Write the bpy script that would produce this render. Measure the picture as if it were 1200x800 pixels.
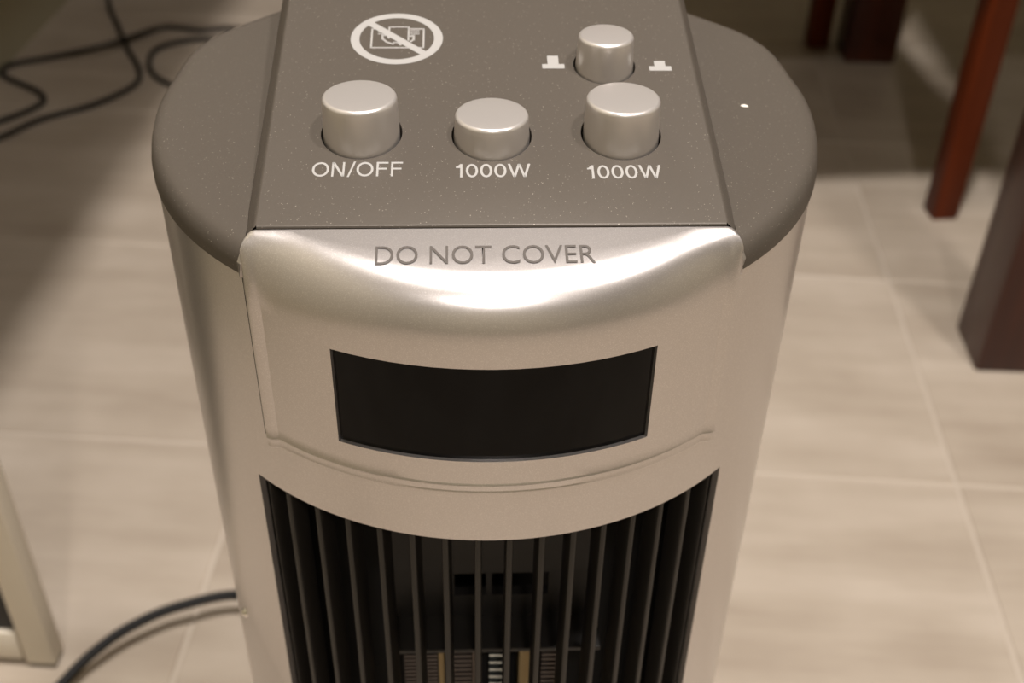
import bpy, bmesh, math, random
from mathutils import Vector, Matrix
random.seed(7)
sc = bpy.context.scene
C = sc.collection
for o in list(bpy.data.objects):
    bpy.data.objects.remove(o)
sin, cos, pi, R_ = math.sin, math.cos, math.pi, math.radians

# ------------------------------------------------------------------ camera
CAM = Vector((-0.0084, -0.3434, 0.7017))
TH, YAW, ROLL, FPX = 0.6618, 0.0524, 0.0217, 1386.8
Fw = Vector((sin(YAW)*cos(TH), cos(YAW)*cos(TH), -sin(TH)))
Rt = Vector((cos(YAW), -sin(YAW), 0))
Up = Rt.cross(Fw)
Rr = cos(ROLL)*Rt + sin(ROLL)*Up
Ur = -sin(ROLL)*Rt + cos(ROLL)*Up
cd = bpy.data.cameras.new('camera')
cam = bpy.data.objects.new('camera', cd)
C.objects.link(cam)
cam.matrix_world = Matrix(((Rr.x, Ur.x, -Fw.x, CAM.x), (Rr.y, Ur.y, -Fw.y, CAM.y), (Rr.z, Ur.z, -Fw.z, CAM.z), (0, 0, 0, 1)))
cd.sensor_width = 36
cd.lens = FPX/1200*36
cd.clip_start = 0.02
cd.dof.use_dof = True
cd.dof.focus_distance = 0.315
cd.dof.aperture_fstop = 13.5
sc.camera = cam

# ------------------------------------------------------------------ world, exposure
w = bpy.data.worlds.new('world')
sc.world = w
w.use_nodes = True
w.node_tree.nodes['Background'].inputs[0].default_value = (1, .88, .74, 1)
w.node_tree.nodes['Background'].inputs[1].default_value = 0.05
vs = sc.view_settings
vs.view_transform = 'Standard'
vs.look = 'None'
vs.exposure = 0.0
vs.gamma = 1
vs.use_curve_mapping = False

# room axes: V across the tiles, U along the tiles
TY = 0.09966
Uv = Vector((sin(TY), cos(TY), 0))
Vv = Vector((cos(TY), -sin(TY), 0))
def T(v, u, z=0.0):
    return Vv*v + Uv*u + Vector((0, 0, z))

LAMP = T(0.09, 0.02, 2.36)
LAMP2 = T(0.74, -0.28, 2.36)
HILITE_LAMP = T(0.20, -1.45, 2.36)  # unseen lamp, added to put a highlight low on the visor roll
LAMP_W, LAMP2_W, HILITE_LAMP_W = 44.0, 20.0, 17.0

# ------------------------------------------------------------------ materials
def lin(c):
    return tuple(((x/255)/12.92 if x/255 <= .04045 else ((x/255+.055)/1.055)**2.4) for x in c) + (1,)
MATS = {}
def mat(name, col, rough=.5, metal=0.0, coat=0.0, spec=.5):
    m = bpy.data.materials.new(name)
    m.use_nodes = True
    b = m.node_tree.nodes['Principled BSDF']
    b.inputs['Base Color'].default_value = lin(col)
    b.inputs['Roughness'].default_value = rough
    b.inputs['Metallic'].default_value = metal
    b.inputs['Coat Weight'].default_value = coat
    b.inputs['Specular IOR Level'].default_value = spec
    MATS[name] = m
    return m, m.node_tree, b
def N(nt, t, **kw):
    n = nt.nodes.new(t)
    for k, v in kw.items():
        if k in n.inputs:
            n.inputs[k].default_value = v
        else:
            setattr(n, k, v)
    return n
def ramp(nt, fac, stops):
    r = nt.nodes.new('ShaderNodeValToRGB')
    nt.links.new(fac, r.inputs[0])
    e = r.color_ramp.elements
    while len(e) < len(stops):
        e.new(.5)
    for i, (p, c) in enumerate(stops):
        e[i].position = p
        e[i].color = c
    return r

def flake(nt, b, base, sparkle, scale, dens, bump):
    """metallic paint: fine flake grain, sparse bright specks"""
    tc = N(nt, 'ShaderNodeTexCoord')
    v = N(nt, 'ShaderNodeTexVoronoi', Scale=scale)
    nt.links.new(tc.outputs['Object'], v.inputs['Vector'])
    sx = N(nt, 'ShaderNodeSeparateColor')
    nt.links.new(v.outputs['Color'], sx.inputs[0])
    mx = N(nt, 'ShaderNodeMix', data_type='RGBA')
    r = ramp(nt, sx.outputs[0], [(0, (0, 0, 0, 1)), (1-dens, (.02, .02, .02, 1)), (1, (1, 1, 1, 1))])
    nt.links.new(r.outputs[0], mx.inputs[0])
    mx.inputs[6].default_value = lin(base)
    mx.inputs[7].default_value = lin(sparkle)
    nt.links.new(mx.outputs[2], b.inputs['Base Color'])
    # each flake tilts a little
    nm = N(nt, 'ShaderNodeNewGeometry')
    sub = N(nt, 'ShaderNodeVectorMath', operation='SUBTRACT')
    nt.links.new(v.outputs['Color'], sub.inputs[0])
    sub.inputs[1].default_value = (.5, .5, .5)
    scl = N(nt, 'ShaderNodeVectorMath', operation='SCALE')
    nt.links.new(sub.outputs[0], scl.inputs[0])
    scl.inputs['Scale'].default_value = bump
    add = N(nt, 'ShaderNodeVectorMath', operation='ADD')
    nt.links.new(nm.outputs['Normal'], add.inputs[0])
    nt.links.new(scl.outputs[0], add.inputs[1])
    nr = N(nt, 'ShaderNodeVectorMath', operation='NORMALIZE')
    nt.links.new(add.outputs[0], nr.inputs[0])
    nt.links.new(nr.outputs[0], b.inputs['Normal'])

m, nt, b = mat('silver_paint', (196, 190, 184), .29, .88, .1)
flake(nt, b, (205, 200, 198), (226, 222, 220), 6500, .25, .022)
m, nt, b = mat('charcoal_paint', (98, 93, 86), .42, .12, .0, .16)
flake(nt, b, (83, 77, 70), (150, 143, 132), 4600, .007, .05)
m, nt, b = mat('button_silver', (214, 209, 205), .32, .66, .1)
mat('black_plastic', (40, 37, 34), .42)
mat('slat_plastic', (29, 26, 23), .40)
mat('interior_black', (8, 7, 7), .8)
mat('duct_plastic', (21, 18, 16), .55)
m, nt, b = mat('screen_glass', (4, 3, 3), .07, 0, 0, .14)
mat('print_white', (158, 156, 153), .5)
mat('print_grey', (80, 74, 69), .5)
mat('gold_strip', (150, 132, 98), .4, .6)
mat('bright_fin', (215, 222, 222), .22, .95)
mat('dull_fin', (110, 102, 98), .4, .8)
mat('cable_black', (13, 12, 11), .5, 0, 0, .25)
mat('screw_chrome', (235, 232, 228), .12, 1.0)
mat('lint_white', (235, 230, 220), .8)
m, nt, b = mat('white_paint', (214, 206, 190), .45)
mat('dark_infill', (12, 11, 10), .6)
m, nt, b = mat('wall_paint', (158, 151, 128), .8)
tc = N(nt, 'ShaderNodeTexCoord'); nz = N(nt, 'ShaderNodeTexNoise', Scale=60.0)
nt.links.new(tc.outputs['Object'], nz.inputs['Vector'])
bp = N(nt, 'ShaderNodeBump', Strength=.08); nt.links.new(nz.outputs[0], bp.inputs['Height']); nt.links.new(bp.outputs[0], b.inputs['Normal'])
mat('ceiling_paint', (185, 180, 172), .85)
mat('grout', (182, 171, 157), .8)

# porcelain tile with long soft streaks
m, nt, b = mat('tile_porcelain', (190, 172, 150), .42)
tc = N(nt, 'ShaderNodeTexCoord')
oi = N(nt, 'ShaderNodeObjectInfo')
off = N(nt, 'ShaderNodeVectorMath', operation='SCALE')
cmb = N(nt, 'ShaderNodeCombineXYZ')
nt.links.new(oi.outputs['Random'], cmb.inputs[0]); nt.links.new(oi.outputs['Random'], cmb.inputs[1])
nt.links.new(cmb.outputs[0], off.inputs[0]); off.inputs['Scale'].default_value = 31.0
ad = N(nt, 'ShaderNodeVectorMath', operation='ADD')
nt.links.new(tc.outputs['Object'], ad.inputs[0]); nt.links.new(off.outputs[0], ad.inputs[1])
mp = N(nt, 'ShaderNodeMapping'); mp.inputs['Scale'].default_value = (3.2, 20.0, 1)
nt.links.new(ad.outputs[0], mp.inputs[0])
n1 = N(nt, 'ShaderNodeTexNoise', Scale=1.0, Detail=5.0, Roughness=.6)
nt.links.new(mp.outputs[0], n1.inputs['Vector'])
n2 = N(nt, 'ShaderNodeTexNoise', Scale=9.0, Detail=3.0)
nt.links.new(ad.outputs[0], n2.inputs['Vector'])
mxn = N(nt, 'ShaderNodeMix', data_type='FLOAT'); mxn.inputs[0].default_value = .35
nt.links.new(n1.outputs[0], mxn.inputs[2]); nt.links.new(n2.outputs[0], mxn.inputs[3])
rp = ramp(nt, mxn.outputs[0], [(.30, lin((156, 143, 128))), (.5, lin((173, 161, 146))), (.72, lin((190, 179, 165)))])
nt.links.new(rp.outputs[0], b.inputs['Base Color'])
rr = N(nt, 'ShaderNodeMapRange'); rr.inputs[3].default_value = .36; rr.inputs[4].default_value = .52
nt.links.new(n1.outputs[0], rr.inputs[0]); nt.links.new(rr.outputs[0], b.inputs['Roughness'])

# mahogany
m, nt, b = mat('mahogany', (96, 40, 20), .45, 0, 0, .18)
tc = N(nt, 'ShaderNodeTexCoord'); mp = N(nt, 'ShaderNodeMapping'); mp.inputs['Scale'].default_value = (40, 40, 3)
nt.links.new(tc.outputs['Object'], mp.inputs[0])
n1 = N(nt, 'ShaderNodeTexNoise', Scale=1.0, Detail=4.0); nt.links.new(mp.outputs[0], n1.inputs['Vector'])
rp = ramp(nt, n1.outputs[0], [(.3, lin((56, 19, 3))), (.7, lin((104, 41, 7)))])
nt.links.new(rp.outputs[0], b.inputs['Base Color'])

m2 = MATS['mahogany'].copy(); m2.name = 'shaded_mahogany'; MATS['shaded_mahogany'] = m2  # same wood for the table, shade on its legs put into the colour
for nd in m2.node_tree.nodes:
    if nd.type == 'VALTORGB':
        nd.color_ramp.elements[0].color = lin((44, 18, 9)); nd.color_ramp.elements[1].color = lin((76, 33, 16))
    if nd.type == 'BSDF_PRINCIPLED':
        nd.inputs['Roughness'].default_value = .34; nd.inputs['Specular IOR Level'].default_value = .4
m = bpy.data.materials.new('lamp_glow'); m.use_nodes = True; MATS['lamp_glow'] = m
b = m.node_tree.nodes['Principled BSDF']
b.inputs['Emission Color'].default_value = (1, .93, .885, 1)
b.inputs['Emission Strength'].default_value = 6.0

# ------------------------------------------------------------------ mesh helpers
def link(name, me, material=None, parent=None):
    o = bpy.data.objects.new(name, me)
    C.objects.link(o)
    if material:
        me.materials.append(MATS[material])
    if parent is not None:
        o.parent = parent
        o.matrix_parent_inverse = Matrix.Identity(4)
    return o
def mesh(name, verts, faces, material, parent=None, sharp=35, smooth=True):
    me = bpy.data.meshes.new(name)
    me.from_pydata([tuple(v) for v in verts], [], faces)
    bm = bmesh.new(); bm.from_mesh(me)
    bmesh.ops.recalc_face_normals(bm, faces=bm.faces)
    bm.to_mesh(me); bm.free()
    if smooth:
        for p in me.polygons:
            p.use_smooth = True
        me.set_sharp_from_angle(angle=R_(sharp))
        cnt = {}
        for p in me.polygons:
            for ek in p.edge_keys:
                cnt[ek] = cnt.get(ek, 0)+1
        for ed in me.edges:
            if cnt.get(ed.key, 0) == 1:
                ed.use_edge_sharp = True
    return link(name, me, material, parent)
def frombm(name, bm, material, parent=None, sharp=35):
    me = bpy.data.meshes.new(name)
    bmesh.ops.recalc_face_normals(bm, faces=bm.faces)
    bm.to_mesh(me); bm.free()
    for p in me.polygons:
        p.use_smooth = True
    me.set_sharp_from_angle(angle=R_(sharp))
    return link(name, me, material, parent)
def bmbox(bm, M, sx, sy, sz, bevel=0.0, seg=2):
    r = bmesh.ops.create_cube(bm, size=1.0, matrix=M @ Matrix.Diagonal((sx, sy, sz, 1)))
    if bevel:
        es = {e for v in r['verts'] for e in v.link_edges}
        bmesh.ops.bevel(bm, geom=list(es), offset=bevel, segments=seg, affect='EDGES', profile=.5)
def box(name, M, size, material, parent=None, bevel=.002, seg=2):
    bm = bmesh.new()
    bmbox(bm, M, *size, bevel=bevel, seg=seg)
    return frombm(name, bm, material, parent)
def tag(o, label, cat, group=None, kind=None):
    o['label'] = label
    o['category'] = cat
    if group: o['group'] = group
    if kind: o['kind'] = kind
    return o
def empty(name, loc=(0, 0, 0)):
    o = bpy.data.objects.new(name, None)
    C.objects.link(o)
    o.location = loc
    o.empty_display_size = .05
    return o
def struct(o):
    o['kind'] = 'structure'
    return o
def tube(name, pts, r, material, parent=None, seg=10, sub=8):
    """smooth tube through points (Catmull-Rom)"""
    P = [Vector(p) for p in pts]
    Q = []
    for i in range(len(P)-1):
        p0 = P[max(i-1, 0)]; p1 = P[i]; p2 = P[i+1]; p3 = P[min(i+2, len(P)-1)]
        for k in range(sub):
            t = k/sub
            Q.append(.5*((2*p1)+(p2-p0)*t+(2*p0-5*p1+4*p2-p3)*t*t+(3*p1-p0-3*p2+p3)*t**3))
    Q.append(P[-1])
    V, Fc = [], []
    for i, q in enumerate(Q):
        d = (Q[min(i+1, len(Q)-1)]-Q[max(i-1, 0)]).normalized()
        a = d.cross(Vector((0, 0, 1)))
        a = a.normalized() if a.length > 1e-4 else Vector((1, 0, 0))
        c = a.cross(d).normalized()
        for k in range(seg):
            t = 2*pi*k/seg
            V.append(q + (a*cos(t)+c*sin(t))*r)
    n = len(Q)
    for i in range(n-1):
        for k in range(seg):
            k2 = (k+1) % seg
            Fc.append((i*seg+k, i*seg+k2, (i+1)*seg+k2, (i+1)*seg+k))
    Fc.append(tuple(range(seg))); Fc.append(tuple((n-1)*seg+k for k in range(seg)))
    return mesh(name, V, Fc, material, parent, sharp=60)

# ------------------------------------------------------------------ the room
TV0, TU0 = 0.3692, 0.6925          # a tile corner in room axes
VL, VR, UF, UB, CEIL = -0.735, 2.1, -2.3, 3.0, 2.40
def slab(name, a, bb, z0, z1, material):
    vs_ = [T(a[0], a[1], z0), T(bb[0], a[1], z0), T(bb[0], bb[1], z0), T(a[0], bb[1], z0),
           T(a[0], a[1], z1), T(bb[0], a[1], z1), T(bb[0], bb[1], z1), T(a[0], bb[1], z1)]
    fs = [(0, 3, 2, 1), (4, 5, 6, 7), (0, 1, 5, 4), (1, 2, 6, 5), (2, 3, 7, 6), (3, 0, 4, 7)]
    return mesh(name, vs_, fs, material, smooth=False)
floor = struct(slab('floor', (VL, UF), (VR, UB), -.05, -.0012, 'grout'))
struct(slab('wall_left', (VL-.1, UF), (VL, UB), -.05, CEIL, 'wall_paint'))
struct(slab('wall_right', (VR, UF), (VR+.1, UB), -.05, CEIL, 'wall_paint'))
struct(slab('wall_back', (VL-.1, UB), (VR+.1, UB+.1), -.05, CEIL, 'wall_paint'))
struct(slab('wall_front', (VL-.1, UF-.1), (VR+.1, UF), -.05, CEIL, 'wall_paint'))
struct(slab('ceiling', (VL-.1, UF-.1), (VR+.1, UB+.1), CEIL, CEIL+.08, 'ceiling_paint'))

def tile_mesh(w_, h_):
    bm = bmesh.new()
    bmesh.ops.create_cube(bm, size=1.0, matrix=Matrix.Translation((0, 0, -.004)) @ Matrix.Diagonal((w_, h_, .008, 1)))
    top = [e for e in bm.edges if all(v.co.z > -.001 for v in e.verts)]
    bmesh.ops.bevel(bm, geom=top, offset=.0012, segments=1, affect='EDGES')
    me = bpy.data.meshes.new('tile'); bm.to_mesh(me); bm.free()
    me.materials.append(MATS['tile_porcelain'])
    return me
tcache = {}
gap = .0032
for i in range(-3, 4):
    for j in range(-11, 9):
        v0, v1 = TV0+.6*i, TV0+.6*(i+1)
        u0, u1 = TU0+.3*j, TU0+.3*(j+1)
        v0, v1, u0, u1 = max(v0, VL), min(v1, VR), max(u0, UF), min(u1, UB)
        if v1-v0 < .02 or u1-u0 < .02:
            continue
        key = (round(v1-v0, 3), round(u1-u0, 3))
        if key not in tcache:
            tcache[key] = tile_mesh(v1-v0-gap, u1-u0-gap)
        o = bpy.data.objects.new('tile', tcache[key]); C.objects.link(o)
        o.parent = floor
        p = T((v0+v1)/2, (u0+u1)/2, 0)
        o.location = p; o.rotation_euler = (0, 0, -TY)

# ------------------------------------------------------------------ ceiling lamp
def disc_lathe(name, prof, material, parent, seg=48, cx=0, cy=0):
    V, Fc = [], []
    for r, z in prof:
        for k in range(seg):
            a = 2*pi*k/seg
            V.append((cx+r*cos(a), cy+r*sin(a), z))
    n = len(prof)
    for i in range(n-1):
        for k in range(seg):
            k2 = (k+1) % seg
            Fc.append((i*seg+k, i*seg+k2, (i+1)*seg+k2, (i+1)*seg+k))
    Fc.append(tuple(range(seg))); Fc.append(tuple((n-1)*seg+k for k in range(seg)))
    return mesh(name, V, Fc, material, parent, sharp=40)
def ceiling_lamp(pos, watts, label):
    lamp = tag(empty('ceiling_lamp', (pos.x, pos.y, CEIL)), label, 'lamp')
    disc_lathe('lamp_base', [(.125, 0), (.125, -.02), (.115, -.025)], 'white_paint', lamp)
    disc_lathe('diffuser', [(.110, -.025), (.105, -.034), (.09, -.037)], 'lamp_glow', lamp)
    ld = bpy.data.lights.new('lamp_light', 'AREA')
    ld.shape = 'DISK'; ld.size = .15; ld.energy = watts; ld.color = (1, .93, .885)
    lo = bpy.data.objects.new('lamp_light', ld); C.objects.link(lo)
    lo.parent = lamp; lo.location = (0, 0, -.042)
ceiling_lamp(LAMP, LAMP_W, 'round warm white ceiling lamp straight above the heater')
ceiling_lamp(LAMP2, LAMP2_W, 'round warm white ceiling lamp in front of the dining table')
ceiling_lamp(HILITE_LAMP, HILITE_LAMP_W, 'unseen ceiling lamp added for the visor highlight, well in front of the heater')

# ------------------------------------------------------------------ the heater
H = tag(empty('tower_heater'), 'silver and charcoal tower fan heater with push buttons and black display', 'heater')
RB = .104
half = [(RB*sin(R_(a)), -RB*cos(R_(a))) for a in range(0, 101, 2)]
half += [(.1016, .026), (.1004, .034), (.0983, .0412), (.0952, .0475), (.0908, .0530), (.0850, .0588), (.0780, .0655),
         (.068, .0745), (.056, .083), (.040, .089), (.02, .0915), (0, .092)]
def ang_of(p): return math.degrees(math.atan2(p[0], -p[1]))
outline = half + [(-x, y) for x, y in reversed(half[1:-1])]     # closed, CCW seen from above starting at front
def shell(name, a0, a1, zs, material, cut=None, extra=(), thick=.0022):
    """part of the body wall between two angles measured from the front"""
    pts = []
    angs = sorted(set([round(ang_of(p), 4) for p in half] + [-round(ang_of(p), 4) for p in half] + list(extra)))
    def at(a):
        s = -1 if a < 0 else 1
        a = abs(a)
        if a <= 100: return (s*RB*sin(R_(a)), -RB*cos(R_(a)))
        for p, q in zip(half, half[1:]):
            x, y = ang_of(p), ang_of(q)
            if x-1e-6 <= a <= y+1e-6:
                t = 0 if y == x else (a-x)/(y-x)
                return (s*(p[0]+(q[0]-p[0])*t), p[1]+(q[1]-p[1])*t)
        return (0, half[-1][1])
    if a1 > 180:
        ca = [a for a in angs if a > a0] + [a+360 for a in angs if a+360 > 180 and a+360 < a1]
        ca = sorted(set([a0]+ca+[a1]))
    else:
        ca = sorted(set([a0]+[a for a in angs if a0 < a < a1]+[a1]))
    V, Fc = [], []
    for z in zs:
        for a in ca:
            aa = a if a <= 180 else a-360
            x, y = at(aa); V.append((x, y, z))
    n = len(ca)
    for i in range(len(zs)-1):
        for k in range(n-1):
            am, zm = (ca[k]+ca[k+1])/2, (zs[i]+zs[i+1])/2
            if cut and cut[0] < am < cut[1] and cut[2] < zm < cut[3]:
                continue
            Fc.append((i*n+k, i*n+k+1, (i+1)*n+k+1, (i+1)*n+k))
    o = mesh(name, V, Fc, material, H, sharp=50)
    s = o.modifiers.new('solid', 'SOLIDIFY'); s.thickness = thick; s.offset = -1
    s = o.modifiers.new('split', 'EDGE_SPLIT'); s.split_angle = R_(40)
    return o
def arcbox(name, a0, a1, r0, r1, z0, z1, material, parent, seg=24):
    V, Fc = [], []
    for i in range(seg+1):
        a = R_(a0+(a1-a0)*i/seg)
        for r, z in ((r0, z0), (r1, z0), (r1, z1), (r0, z1)):
            V.append((r*sin(a), -r*cos(a), z))
    for i in range(seg):
        for k in range(4):
            k2 = (k+1) % 4
            Fc.append((i*4+k, i*4+k2, i*4+4+k2, i*4+4+k))
    Fc.append((0, 1, 2, 3)); Fc.append(tuple(seg*4+k for k in range(4)))
    return mesh(name, V, Fc, material, parent)
GA, GZ = 44.3, .4406
shell('front_shell', -75, 75, [.030, .06, .10, .2, .3, GZ, .465, .49, .5195], 'silver_paint',
      cut=(-GA, GA, .10, GZ), extra=(-GA, GA, -42, 42))
shell('rear_shell', 75.6, 284.4, [.030, .1, .2, .3, .4, .5195], 'silver_paint')
# base
V, Fc = [], []
prof = [(1.16, 0), (1.18, .006), (1.16, .020), (1.06, .028), (1.0, .031)]
n = len(outline)
for s, z in prof:
    V += [(x*s, y*s, z) for x, y in outline]
for i in range(len(prof)-1):
    for k in range(n):
        k2 = (k+1) % n
        Fc.append((i*n+k, i*n+k2, (i+1)*n+k2, (i+1)*n+k))
Fc.append(tuple(range(n))); Fc.append(tuple((len(prof)-1)*n+k for k in range(n)))
mesh('base', V, Fc, 'charcoal_paint', H)

# charcoal cap on both sides of the control panel
CT = .5288
def captop(y): return .030*(y+.09)
prof = [(-.0006, .5199), (-.0006, .5232), (-.0001, .5252), (.0010, .5270), (.0026, .5281), (.0045, .5286), (.0070, CT), (.03, CT), (.06, CT), (.085, CT)]
V, Fc = [], []
for d, z in prof:
    for x, y in outline:
        L = math.hypot(x, y)
        s = (L-d)/L
        V.append((x*s, y*s, z + (captop(y*s) if z > .5240 else 0)*min(1, (z-.524)/.003)))
for i in range(len(prof)-1):
    for k in range(n):
        k2 = (k+1) % n
        Fc.append((i*n+k, i*n+k2, (i+1)*n+k2, (i+1)*n+k))
bm = bmesh.new()
bv = [bm.verts.new(v) for v in V]
for f in Fc: bm.faces.new([bv[q] for q in f])
for sx_ in (-1, 1):                                  # open in front, where the visor stands
    bmesh.ops.bisect_plane(bm, geom=bm.verts[:]+bm.edges[:]+bm.faces[:], plane_co=(sx_*.0660, 0, 0), plane_no=(1, 0, 0))
bmesh.ops.bisect_plane(bm, geom=bm.verts[:]+bm.edges[:]+bm.faces[:], plane_co=(0, -.05, 0), plane_no=(0, 1, 0))
dead = [f for f in bm.faces if abs(f.calc_center_median().x) < .0659 and f.calc_center_median().y < -.05]
bmesh.ops.delete(bm, geom=dead, context='FACES')
frombm('top_cap', bm, 'charcoal_paint', H, sharp=40)

# control panel: sloping raised slab with four button holes
PY, PZ, PS = -.0772, .5326, .1974
PN = Vector((0, -PS, 1)).normalized(); PE = Vector((0, 1, PS)).normalized()
PW, PL = .0668, .172
def PP(x, s, h=0.0):
    return Vector((x, PY, PZ)) + PE*s + PN*h
holes = [(-.0367, .0392, .0116), (.0004, .0380, .0115), (.0376, .0384, .0116), (.0356, .0710, .0095)]
rb = .0042
bm = bmesh.new()
inner = [(-PW+rb, .0014), (PW-rb, .0014), (PW-rb, PL), (-PW+rb, PL)]
lv = [bm.verts.new((x, s, 0)) for x, s in inner]
edges = [bm.edges.new((lv[i], lv[(i+1) % 4])) for i in range(4)]
rings = []
for hx, hs, hr in holes:
    cv = [bm.verts.new((hx+hr*cos(2*pi*k/48), hs+hr*sin(2*pi*k/48), 0)) for k in range(48)]
    edges += [bm.edges.new((cv[k], cv[(k+1) % 48])) for k in range(48)]
    rings.append(cv)
bmesh.ops.triangle_fill(bm, use_beauty=True, use_dissolve=False, edges=edges)
for cv in rings:                                     # hole walls
    lo_ = [bm.verts.new((v.co.x, v.co.y, -.006)) for v in cv]
    for k in range(48):
        bm.faces.new((cv[k], cv[(k+1) % 48], lo_[(k+1) % 48], lo_[k]))
for sgn in (-1, 1):                                  # rounded long edges and side walls
    prev = None
    va = [v for v in lv if v.co.x*sgn > 0]
    va.sort(key=lambda v: v.co.y)
    prev = va
    for cx_, cz_ in ((.0003, -.00004), (.0007, -.0003), (.0011, -.0008), (.0036, -.0047), (.0040, -.0055), (.0042, -.0065)):
        cur = [bm.verts.new((sgn*(PW-rb+cx_), yy, cz_)) for yy in (.0006-.0032*(cx_/.0042)**2, PL)]
        bm.faces.new((prev[0], prev[1], cur[1], cur[0])); prev = cur
    cur = [bm.verts.new((sgn*PW, yy, -.0085-max(yy, 0)*PS*.95)) for yy in (-.0026, PL)]
    bm.faces.new((prev[0], prev[1], cur[1], cur[0]))
    if sgn < 0: endl = (prev, cur, va)
    else: endr = (prev, cur, va)
for e in (0, 1):                                     # front lip and back wall
    a, b_ = endl[2][e], endr[2][e]
    if e == 0:
        for ly, lz in ((.0009, -.0002), (.0006, -.0006)):
            nl_ = [bm.verts.new((q.co.x, ly, lz)) for q in (a, b_)]
            bm.faces.new((a, b_, nl_[1], nl_[0])); a, b_ = nl_
    dl = [bm.verts.new((q.co.x, q.co.y, -.004 if e == 0 else -.034)) for q in (a, b_)]
    bm.faces.new((a, b_, dl[1], dl[0]))
for v in bm.verts:
    p = PP(v.co.x, v.co.y, v.co.z)
    v.co = p
panel = frombm('control_panel', bm, 'charcoal_paint', H, sharp=30)

# buttons
def button(i, hx, hs, r, ztop, label):
    c = PP(hx, hs)
    z0 = c.z-.012
    tp = .965 if r > .01 else .945
    pr = [(r, z0), (r, c.z), (r*(tp+.006), ztop-.0030)]
    f = .0012
    for t in (0, 18, 36, 54, 72, 90):
        pr.append((r*tp-f+f*sin(R_(90-t)), ztop-f*.9+f*.9*sin(R_(t))-.00025))
    pr += [(r*.5, ztop-.0001), (r*.02, ztop)]
    o = disc_lathe('button', pr, 'button_silver', panel, 56, c.x, c.y)
    o['label'] = label
    return o
button(0, *holes[0][:2], .01090, .5521, 'tall silver push button above the ON/OFF lettering')
button(1, *holes[1][:2], .01085, .5471, 'pushed in silver button above the middle wattage lettering')
button(2, *holes[2][:2], .01090, .5517, 'tall silver push button above the right wattage lettering')
button(3, *holes[3][:2], .00885, .5566, 'small silver push button between two printed symbols')

# lettering and symbols
def text(name, s, x0, x1, s0, h, material, parent, hgt=.00006, offset=0.0, label=None):
    cu = bpy.data.curves.new(name, 'FONT'); cu.body = s; cu.size = 1; cu.resolution_u = 5
    cu.offset = offset
    to = bpy.data.objects.new(name, cu); C.objects.link(to)
    dg = bpy.context.evaluated_depsgraph_get(); dg.update()
    me = bpy.data.meshes.new_from_object(to.evaluated_get(dg))
    bpy.data.objects.remove(to)
    xs = [v.co.x for v in me.vertices]; ys = [v.co.y for v in me.vertices]
    mx, Mx, my, My = min(xs), max(xs), min(ys), max(ys)
    for v in me.vertices:
        v.co = PP(x0+(v.co.x-mx)/(Mx-mx)*(x1-x0), s0+(v.co.y-my)/(My-my)*h, hgt)
    me.materials.clear()
    o = link(name, me, material, parent)
    if label: o['label'] = label
    return o
def flat(name, polys, parent, material='print_white', hgt=.00006, label=None):
    V, Fc = [], []
    for pl in polys:
        k = len(V)
        V += [PP(x, s, hgt) for x, s in pl]
        Fc.append(tuple(range(k, k+len(pl))))
    o = mesh(name, V, Fc, material, parent, smooth=False)
    if label: o['label'] = label
    return o
def glyph_polys(word, x0, x1, s0, h, t):
    """wide grotesque capitals and digits drawn as outlines (unit cap height)"""
    adv = {'O': 1.12, 'N': .98, '/': .52, 'F': .86, '1': .62, '0': .84, 'W': 1.30}
    polys, x = [], 0.0
    def ring(cx, rx, out=1.0):
        n_ = 36
        for k in range(n_):
            a, c = 2*pi*k/n_, 2*pi*(k+1)/n_
            polys.append([(cx+rx*cos(a), .5+.5*sin(a)), (cx+rx*cos(c), .5+.5*sin(c)),
                          (cx+(rx-t*1.1)*cos(c), .5+(.5-t)*sin(c)), (cx+(rx-t*1.1)*cos(a), .5+(.5-t)*sin(a))])
    def q(*p): polys.append([(x+px, py) for px, py in p])
    for ch in word:
        if ch == 'O': ring(x+.52, .50)
        elif ch == '0': ring(x+.39, .36)
        elif ch == 'N':
            q((.06, 0), (.06+t, 0), (.06+t, 1), (.06, 1)); q((.82-t, 0), (.82, 0), (.82, 1), (.82-t, 1))
            q((.06, 1), (.06+t*1.25, 1), (.82, 0), (.82-t*1.25, 0))
        elif ch == '/': q((0, -.04), (t*.95, -.04), (.48, 1.04), (.48-t*.95, 1.04))
        elif ch == 'F':
            q((.08, 0), (.08+t, 0), (.08+t, 1), (.08, 1)); q((.08+t, 1-t*.95), (.78, 1-t*.95), (.78, 1), (.08+t, 1))
            q((.08+t, .47), (.70, .47), (.70, .47+t*.95), (.08+t, .47+t*.95))
        elif ch == '1':
            q((.30, 0), (.30+t*1.1, 0), (.30+t*1.1, 1), (.30+t*.2, 1)); q((.06, .70), (.32, .70), (.32, .70+t*.8), (.06, .70+t*.8))
            q((.14, .70+t*.8), (.32, .70+t*.8), (.30+t*.2, 1))
        elif ch == 'W':
            tw = t*1.1
            for (ax, ay, bx, by) in ((.0, 1, .30, 0), (.30, 0, .60, 1), (.60, 1, .90, 0), (.90, 0, 1.20, 1)):
                q((ax, ay), (ax+tw, ay), (bx+tw, by), (bx, by))
        x += adv[ch]
    xs_ = [p[0] for pl in polys for p in pl]
    m0, m1 = min(xs_), max(xs_)
    return [[(x0+(px-m0)/(m1-m0)*(x1-x0), s0+py*h) for px, py in pl] for pl in polys]
flat('lettering', glyph_polys('ON/OFF', -.0496, -.0246, .0204, .0060, .125), panel, label='white printed ON/OFF')
flat('lettering', glyph_polys('1000W', -.0099, .0109, .0198, .0056, .135), panel, label='white printed 1000W under the pushed in button')
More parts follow.
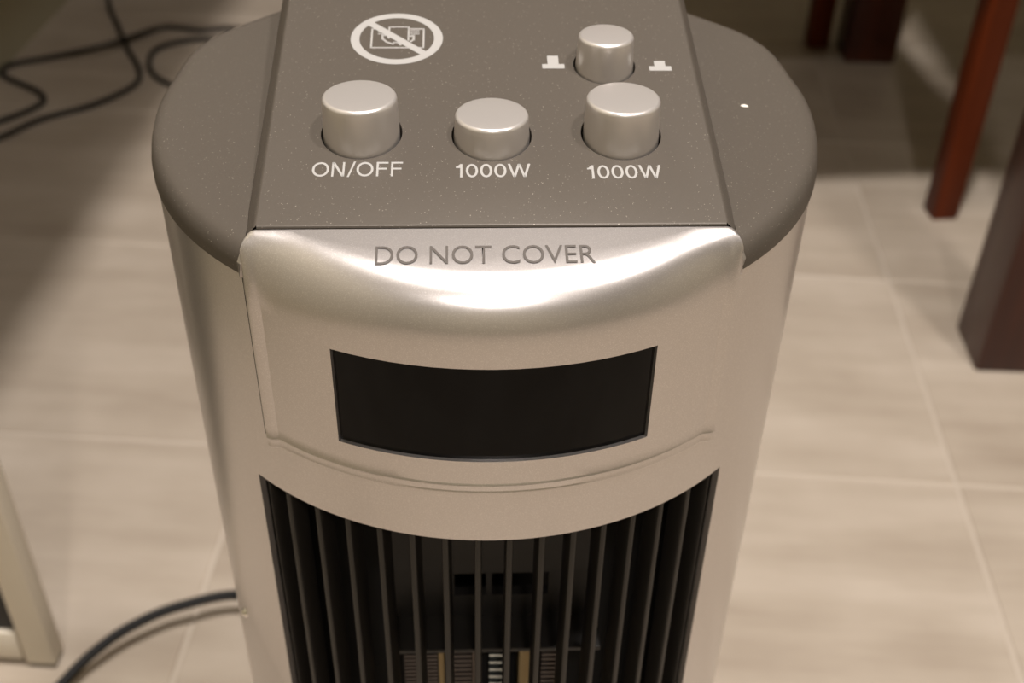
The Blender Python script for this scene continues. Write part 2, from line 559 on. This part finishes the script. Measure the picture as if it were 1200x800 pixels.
flat('lettering', glyph_polys('1000W', .0267, .0474, .0190, .0056, .135), panel, label='white printed 1000W under the right button')
def stroke(pts, wd):
    out = []
    for (x0, y0), (x1, y1) in zip(pts, pts[1:]):
        L = math.hypot(x1-x0, y1-y0); dx, dy = (x1-x0)/L, (y1-y0)/L
        nx, ny = -dy*wd/2, dx*wd/2; ex, ey = dx*wd/2, dy*wd/2
        out.append([(x0-ex+nx, y0-ey+ny), (x0-ex-nx, y0-ey-ny), (x1+ex-nx, y1+ey-ny), (x1+ex+nx, y1+ey+ny)])
    return out
sx, ss, rx, ry = -.0280, .0850, .0143, .0134
ringp = []
for k in range(64):
    a, c2 = 2*pi*k/64, 2*pi*(k+1)/64
    ringp.append([(sx+rx*cos(a), ss+ry*sin(a)), (sx+rx*cos(c2), ss+ry*sin(c2)), (sx+(rx-.0027)*cos(c2), ss+(ry-.0025)*sin(c2)), (sx+(rx-.0027)*cos(a), ss+(ry-.0025)*sin(a))])
sym = flat('warning_symbol', ringp, panel, label='white printed round do-not-cover symbol')
flat('slash', stroke([(sx-.0088, ss+.0082), (sx+.0085, ss-.0079)], .0024), sym, hgt=.00009)
lw = .00055
hx0, hx1, ht, hb = sx-.0078, sx+.0083, ss+.0050, ss-.0049
st = stroke([(hx0, ht), (hx0, hb), (hx1, hb), (hx1, ht), (sx+.0036, ht), ], lw)
st += stroke([(hx0, ht), (hx0+.0016, ht)], lw)
st += stroke([(sx-.0025, ss+.0030), (sx-.0025, ss+.0060), (sx+.0036, ss+.0060), (sx+.0036, ss-.0010)], lw)
for q in range(3):
    st += stroke([(sx+.0042, ss+.0041-q*.0009), (sx+.0068, ss+.0041-q*.0009)], .0004)
    st += stroke([(sx-.0058, ss+.0041-q*.0009), (sx-.0036, ss+.0041-q*.0009)], .0004)
st += stroke([(sx-.0045, ss+.0016), (sx-.0044, ss-.0003), (sx-.0030, ss-.0020), (sx-.0012, ss-.0030), (sx-.0008, ss-.0022), (sx+.0004, ss-.0022), (sx+.0012, ss-.0034)], .0007)
st += stroke([(sx-.0045, ss+.0016), (sx-.0030, ss+.0016), (sx-.0025, ss+.0002)], .0006)
st += stroke([(sx+.0036, ss+.0010), (sx+.0052, ss+.0014), (sx+.0052, ss-.0008), (sx+.0044, ss-.0016)], .0007)
flat('pictogram', st, sym, hgt=.00007)
def icon(x, s, stem):
    bw, bh, sw = .0034, .0011, .0017
    return flat('button_state_mark', [[(x-bw, s-bh), (x+bw, s-bh), (x+bw, s+bh), (x-bw, s+bh)],
                 [(x-sw, s+bh), (x+sw, s+bh), (x+sw, s+bh+stem), (x-sw, s+bh+stem)]], panel)
icon(.0200, .0705, .0042)['label'] = 'white printed raised button mark'
icon(.0527, .0694, .0027)['label'] = 'white printed pushed button mark'

# silver visor: sloping top lip, rolled edge, curved front with a display window
RV, RO = .1054, .0132
VW = .0668
SA, SZ0, SZ1 = 24.5, .4737, .5068
zroll = .5145
def vis_profile(x, yc=0.0):
    """(y, z, ny, nz) from the panel edge over the roll to the lower edge, for one x"""
    yf = -math.sqrt(RV*RV-x*x)
    ro = RO
    y1 = yf+ro*.95                                   # roll starts
    out = []
    y0 = PY-.0004-yc
    zt = lambda y: PZ+(y-PY)*PS
    nl = Vector((-PS, 1)).normalized()
    y1 = min(y1, y0-.0006)
    for t in (0, .33, .66, 1):
        y = y0+(y1-y0)*t
        out.append((y, zt(y), nl.x, nl.y))
    zs_ = zt(y1)
    a0 = math.degrees(math.atan(PS))
    for t in (.12, .25, .37, .5, .62, .75, .87, 1):
        a = R_(90-a0)*(1-t)                          # elevation of the normal
        e0 = R_(90-a0)
        hy = (cos(a)-cos(e0))/(1-cos(e0)); hz = (sin(a))/(sin(e0))
        out.append((y1+(yf-y1)*hy, zroll+(zs_-zroll)*hz, -cos(a), sin(a)))
    for z in (.5105, SZ1, .50, .49, .48, SZ0, .4685, .4652):
        out.append((yf, z, -1, 0))
    for dr, z in ((.0002, .4649), (.0003, .4646), (.0001, .4642), (-.0004, .4639), (-.0007, .4616), (-.0005, .4612), (-.0005, .4608), (-.0008, .4604), (-.0022, .4600)):
        out.append((yf*(RV+dr)/RV, z, -1, 0))        # two fine beads along the lower edge
    return out
angs = [-39.34+i*(39.34-SA)/5 for i in range(5)] + [-SA+i*2*SA/16 for i in range(17)] + [SA+i*(39.34-SA)/5 for i in range(1, 6)]
xs = [RV*sin(R_(a)) for a in angs]
rc = .0042
cols = []
e = VW-rc
xs = [x for x in xs if abs(x) < e-.001]
cols = [(x, 0.0, 0.0) for x in xs]
edge = [(rc*sin(R_(t)), rc*(1-cos(R_(t)))) for t in (0, 15, 30, 45, 60, 75, 90)] + [(rc, rc+.003), (rc, rc+.009)]
L_ = [(-e, dx, ins) for dx, ins in reversed(edge)]
R2 = [(e, dx, ins) for dx, ins in edge]
allc = [(x, -dx, ins) for x, dx, ins in L_] + cols + R2
V, Fc = [], []
win_cols = []
for x, dx, ins in allc:
    pr = vis_profile(x, .0042*min(1, (abs(dx)/rc)**2.2))
    for (y, z, ny, nz) in pr:
        nx = 0
        if nz < .05:
            nn = Vector((x/RV, y/RV)); nx_, ny_ = (nn.x*abs(ny), nn.y*abs(ny))
        else:
            nx_, ny_ = 0, ny
        fi = ins*(.42+.58*max(0, min(1, nz)))
        V.append((x+dx-nx_*fi*.3, y-ny_*fi, z-nz*fi))
m_ = len(vis_profile(0))
rows_z = [p[1] for p in vis_profile(0)]
for c in range(len(allc)-1):
    xm = (allc[c][0]+allc[c][1]+allc[c+1][0]+allc[c+1][1])/2
    for r in range(m_-1):
        zm = (rows_z[r]+rows_z[r+1])/2
        if SZ0 < zm < SZ1 and abs(xm) < RV*sin(R_(SA)):
            continue
        Fc.append((c*m_+r, c*m_+r+1, (c+1)*m_+r+1, (c+1)*m_+r))
visor = mesh('visor', V, Fc, 'silver_paint', H, sharp=32)
s = visor.modifiers.new('solid', 'SOLIDIFY'); s.thickness = .0013; s.offset = -1
s = visor.modifiers.new('split', 'EDGE_SPLIT'); s.split_angle = R_(32)
text('lettering', 'DO NOT COVER', -.0309, .0262, -.0137, .0066, 'print_grey', visor, hgt=.00022, offset=-.004, label='grey printed DO NOT COVER')
def visor_z(x, y):
    pr_ = vis_profile(x)
    for p_, q_ in zip(pr_, pr_[1:]):
        if q_[0] <= y <= p_[0] and p_[0] > q_[0]:
            return p_[1]+(q_[1]-p_[1])*(y-p_[0])/(q_[0]-p_[0])
    return pr_[0][1]
words = [c for c in visor.children if c.name.startswith('lettering')][0]
for v in words.data.vertices:                        # the print follows the rolled surface
    v.co.z = visor_z(v.co.x, v.co.y)+.00022
# display
V, Fc = [], []
for i in range(25):
    a = R_(-SA-.4+(2*SA+.8)*i/24)
    for r, z in ((RV-.0012, SZ0-.0006), (RV-.0012, SZ1+.0006)):
        V.append((r*sin(a), -r*cos(a), z))
for i in range(24):
    Fc.append((2*i, 2*i+2, 2*i+3, 2*i+1))
o = mesh('display', V, Fc, 'screen_glass', visor); o['label'] = 'glossy black curved display window'

for sg in (-1, 1):
    arcbox('visor_seam', sg*40.02, sg*40.42, RB-.001, RB+.00025, .4620, .5190, 'interior_black', H, seg=1)
# grille
SL = [-39.0, -32.2, -25.9, -19.8, -13.9, -8.2, -2.6, 2.8, 8.4, 14.0, 19.6, 25.4, 31.5, 38.2]
gr = None
gr = arcbox('grille', -46.5, 46.5, .0935, .1014, GZ-.0022, GZ+.006, 'slat_plastic', H)
arcbox('lower_rail', -46.5, 46.5, .0935, .1014, .094, .104, 'slat_plastic', gr)
bm = bmesh.new()
bmbox(bm, Matrix.Translation((0, 0, (GZ+.10)/2)), .0021, .0070, GZ-.10+.001, bevel=.0007, seg=2)
fm = bpy.data.meshes.new('slat'); bm.to_mesh(fm); bm.free()
for p in fm.polygons: p.use_smooth = True
fm.set_sharp_from_angle(angle=R_(40)); fm.materials.append(MATS['slat_plastic'])
for a in SL + [-44.6, 44.6]:
    o = bpy.data.objects.new('slat', fm); C.objects.link(o); o.parent = gr
    rr_ = .0978
    o.location = (rr_*sin(R_(a)), -rr_*cos(R_(a)), 0); o.rotation_euler = (0, 0, R_(a))
# inside: dark duct, bracket and heating element
V, Fc = [], []
k = 20
for i in range(k+1):
    a = R_(-100+200*i/k)
    for z in (.06, .50):
        V.append((.098*sin(a)*.99, -.02+.0*z+(-.03*cos(a) if abs(a) > 1.3 else -.0078), z))
inner_pts = [(-.088, -.045), (-.082, -.035), (-.05, -.030), (.05, -.030), (.082, -.035), (.088, -.045)]
V, Fc = [], []
for x, y in inner_pts:
    V += [(x, y, .06), (x, y, .49)]
for i in range(len(inner_pts)-1):
    Fc.append((2*i, 2*i+2, 2*i+3, 2*i+1))
V += [(-.088, -.045, .4475), (.088, -.045, .4475), (.07, -.075, .4475), (.03, -.0925, .4475), (-.03, -.0925, .4475), (-.07, -.075, .4475)]
Fc.append(tuple(range(len(V)-6, len(V))))
mesh('inner_duct', V, Fc, 'interior_black', H, smooth=False)
I = Matrix.Identity(4)
hb = empty_parent = None
bm = bmesh.new()
def bb(x0, x1, y0, y1, z0, z1, bev=0.0):
    bmbox(bm, Matrix.Translation(((x0+x1)/2, (y0+y1)/2, (z0+z1)/2)), x1-x0, y1-y0, z1-z0, bevel=bev)
bb(-.036, .040, -.060, -.056, .3755, .4465)          # duct front plate
bb(-.036, -.0125, -.060, -.056, .3635, .3757)
bb(-.0010, .0010, -.060, -.056, .3635, .3757)
bb(.0215, .040, -.060, -.056, .3635, .3757)
bb(-.036, .040, -.060, -.056, .346, .3637)
duct = frombm('element_housing', bm, 'duct_plastic', H)
bm = bmesh.new()
bb(-.036, .040, -.0755, -.056, .3505, .3525, .0004)
brk = frombm('bracket', bm, 'slat_plastic', duct)
el = box('heating_element', Matrix.Translation((-.003, -.052, .225)), (.060, .010, .252), 'interior_black', H, bevel=.0005)
def fins(x0, x1, material, pitch=.0030, tilt=0):
    bm_ = bmesh.new()
    z = .106
    while z < .348:
        M = Matrix.Translation(((x0+x1)/2, -.0650, z)) @ Matrix.Rotation(tilt, 4, 'Y')
        bmesh.ops.create_cube(bm_, size=1.0, matrix=M @ Matrix.Diagonal((x1-x0, .016, .0009, 1)))
        z += pitch
    o_ = frombm('fin_stack', bm_, material, el); o_['kind'] = 'stuff'
    return o_
fins(-.0310, -.0190, 'dull_fin', .0022)
fins(-.0150, -.0064, 'dull_fin', .0026)
o = fins(-.0000, .0052, 'bright_fin', .0042, R_(2)); o['label'] = 'bright silver louvred fins'
fins(.0192, .0255, 'dull_fin', .0026)
for x0, x1 in ((-.0186, -.0164), (.0108, .0150)):
    o = box('electrode_strip', Matrix.Translation(((x0+x1)/2, -.0660, .227)), (x1-x0, .016, .244), 'gold_strip', el, bevel=.0004); o['label'] = 'gold coloured strip between the fins'
for x0, x1 in ((-.0062, -.0052), (.0054, .0064), (.0260, .0268)):
    box('divider', Matrix.Translation(((x0+x1)/2, -.0660, .227)), (x1-x0, .016, .244), 'dull_fin', el, bevel=.0002)

# screw on the shell, fleck on the cap
def shell_pt(a, z, r=RB): return Vector((r*sin(R_(a)), -r*cos(R_(a)), z))
bm = bmesh.new()
bmesh.ops.create_uvsphere(bm, u_segments=20, v_segments=10, radius=.0022, matrix=Matrix.Translation(shell_pt(-62.2, .3427, RB-.0006)))
o = frombm('screw', bm, 'screw_chrome', H); o['label'] = 'small shiny screw head'

# mains cord of the heater
cordpts = [(-.040, .088, .040), (-.07, .12, .026), (-.125, .205, .020), (-.170, .232, .020), (-.216, .223, .020), (-.245, .208, .019), (-.264, .192, .017), (-.281, .172, .013), (-.300, .135, .008), (-.310, .06, .005), (-.31, -.1, .005), (-.36, -.4, .005)]
tube('power_cord', cordpts, .0037, 'cable_black', H)

# lint fleck
fl = mesh('lint_fleck', *[[(-.0012, -.0004, 0), (0, -.0007, 0), (.0014, -.0003, 0), (.0013, .0004, 0), (0, .0005, 0), (-.0011, .0003, 0), (0, 0, .0006)], [(0, 1, 6), (1, 2, 6), (2, 3, 6), (3, 4, 6), (4, 5, 6), (5, 0, 6), (5, 4, 3, 2, 1, 0)]], 'lint_white')
fl.location = (.0814, -.0049, .5313); fl.rotation_euler = (0, 0, -.3)
tag(fl, 'tiny white fleck of lint lying on the dark cap of the heater', 'lint')

# ------------------------------------------------------------------ cables on the floor
zc = .0036
c1 = [(-.575, 1.62), (-.537, 1.404), (-.500, 1.30), (-.469, 1.221), (-.440, 1.155), (-.437, 1.105), (-.477, 1.050), (-.530, 1.013), (-.568, .963), (-.640, .88), (-.69, .78)]
o = tube('floor_cable', [(x, y, zc) for x, y in c1], .0035, 'cable_black')
tag(o, 'black cable on the floor bending in one wide curve by the left wall', 'cable')
c2 = [(-.25, 1.10), (-.33, 1.075), (-.400, 1.118), (-.428, 1.165), (-.429, 1.220), (-.386, 1.251), (-.32, 1.25), (-.300, 1.275), (-.34, 1.290), (-.379, 1.283), (-.436, 1.292), (-.491, 1.215), (-.567, 1.193), (-.612, 1.170), (-.615, 1.138), (-.556, 1.089), (-.543, 1.053), (-.581, 1.007), (-.65, .96), (-.70, .90)]
pts = [(x, y, zc) for x, y in c2]
for i, (x, y, z) in enumerate(pts):
    if abs(x+.491) < .03 and abs(y-1.215) < .02: pts[i] = (x, y, .0125)
o = tube('floor_cable', pts, .0035, 'cable_black')
tag(o, 'black cable on the floor looping back on itself and crossing the other cable', 'cable')

# ------------------------------------------------------------------ white desk on the left (its end frame shows)
D = tag(empty('desk', T(-.52, .85)), 'white desk with dark infilled end frame along the left wall', 'desk')
dl = Vector(D.location)
def DM(v, u, z):
    return Matrix.Translation(T(v, u, z)-dl) @ Matrix.Rotation(-TY, 4, 'Z')
dv0, dv1, du0, du1 = -.727, -.310, .155, 1.75
box('desk_top', DM((dv0+dv1)/2, (du0+du1)/2, .725), (dv1-dv0, du1-du0, .03), 'white_paint', D)
for u in (du0+.008, du1-.008):
    fr = box('end_frame', DM(dv1-.0145, u, .357), (.021, .016, .706), 'white_paint', D, bevel=.0015)
    box('post', DM(dv0+.013, u, .357), (.026, .016, .706), 'white_paint', fr, bevel=.0015)
    box('rail', DM((dv0+dv1)/2, u, .022), (dv1-dv0-.054, .014, .028), 'white_paint', fr, bevel=.001)
    box('rail', DM((dv0+dv1)/2, u, .69), (dv1-dv0-.054, .014, .038), 'white_paint', fr, bevel=.001)
    box('infill_panel', DM((dv0+dv1)/2, u-.002, .354), (dv1-dv0-.049, .004, .634), 'dark_infill', fr, bevel=.0005)
    for v in (dv0+.013, dv1-.015):
        box('foot', DM(v, u, .0025), (.018, .012, .005), 'dark_infill', fr, bevel=.0004)
box('back_rail', DM(dv0+.02, (du0+du1)/2, .55), (.02, du1-du0-.07, .20), 'white_paint', D)

# ------------------------------------------------------------------ mahogany table on the right
tl = Vector((.512, .535, 0))
TYt = math.atan2(.053, .68)
tu = Vector((sin(TYt), cos(TYt), 0)); tv = Vector((cos(TYt), -sin(TYt), 0))
TB = tag(empty('dining_table', tl + tu*.34 + tv*.35), 'shade-darkened mahogany dining table with thick square legs', 'table')
tb0 = Vector(TB.location)
def TM(a, b_, z):
    return Matrix.Translation(tl + tv*a + tu*b_ + Vector((0, 0, z)) - tb0) @ Matrix.Rotation(-TYt, 4, 'Z')
for a in (0, .70):
    for b_ in (0, .682):
        box('leg', TM(a, b_, .36), (.070, .070, .72), 'shaded_mahogany', TB, bevel=.003)
box('table_top', TM(.35, .341, .735), (.70+.09, .682+.09, .03), 'shaded_mahogany', TB, bevel=.005)
for b_ in (-.02, .70):
    box('apron', TM(.35, b_, .67), (.63, .022, .09), 'shaded_mahogany', TB)
for a in (-.02, .72):
    box('apron', TM(a, .341, .67), (.022, .612, .09), 'shaded_mahogany', TB)

# ------------------------------------------------------------------ chair tucked between heater and table
ca = Vector((.533, .784, 0)); cb = Vector((.503, 1.243, 0))
cu_ = (cb-ca).normalized(); cv_ = Vector((cu_.y, -cu_.x, 0))
crot = Matrix.Rotation(math.atan2(cv_.y, cv_.x), 4, 'Z')
CH = tag(empty('dining_chair', (ca+cb)/2 - cv_*.20), 'reddish brown wooden chair with slim legs pushed up to the table', 'chair')
c0 = Vector(CH.location); cl = (cb-ca).length
def CM(a, b_, z): return Matrix.Translation(ca + cv_*a + cu_*b_ + Vector((0, 0, z)) - c0) @ crot
for b_ in (0, cl):
    box('leg', CM(0, b_, .22), (.029, .029, .44), 'mahogany', CH, bevel=.002)
    box('leg', CM(-.40, b_, .46), (.029, .029, .92), 'mahogany', CH, bevel=.002)
box('seat', CM(-.195, cl/2, .455), (.40, cl+.145, .03), 'mahogany', CH, bevel=.006)
for a in (0, -.40):
    box('seat_rail', CM(a, cl/2, .41), (.02, cl-.03, .055), 'mahogany', CH)
for b_ in (0, cl):
    box('seat_rail', CM(-.20, b_, .41), (.37, .02, .055), 'mahogany', CH)
box('backrest', CM(-.40, cl/2, .86), (.018, cl-.03, .10), 'mahogany', CH)
for k in range(5):
    box('back_slat', CM(-.40, cl*(k+1)/6, .64), (.012, .03, .35), 'mahogany', CH)
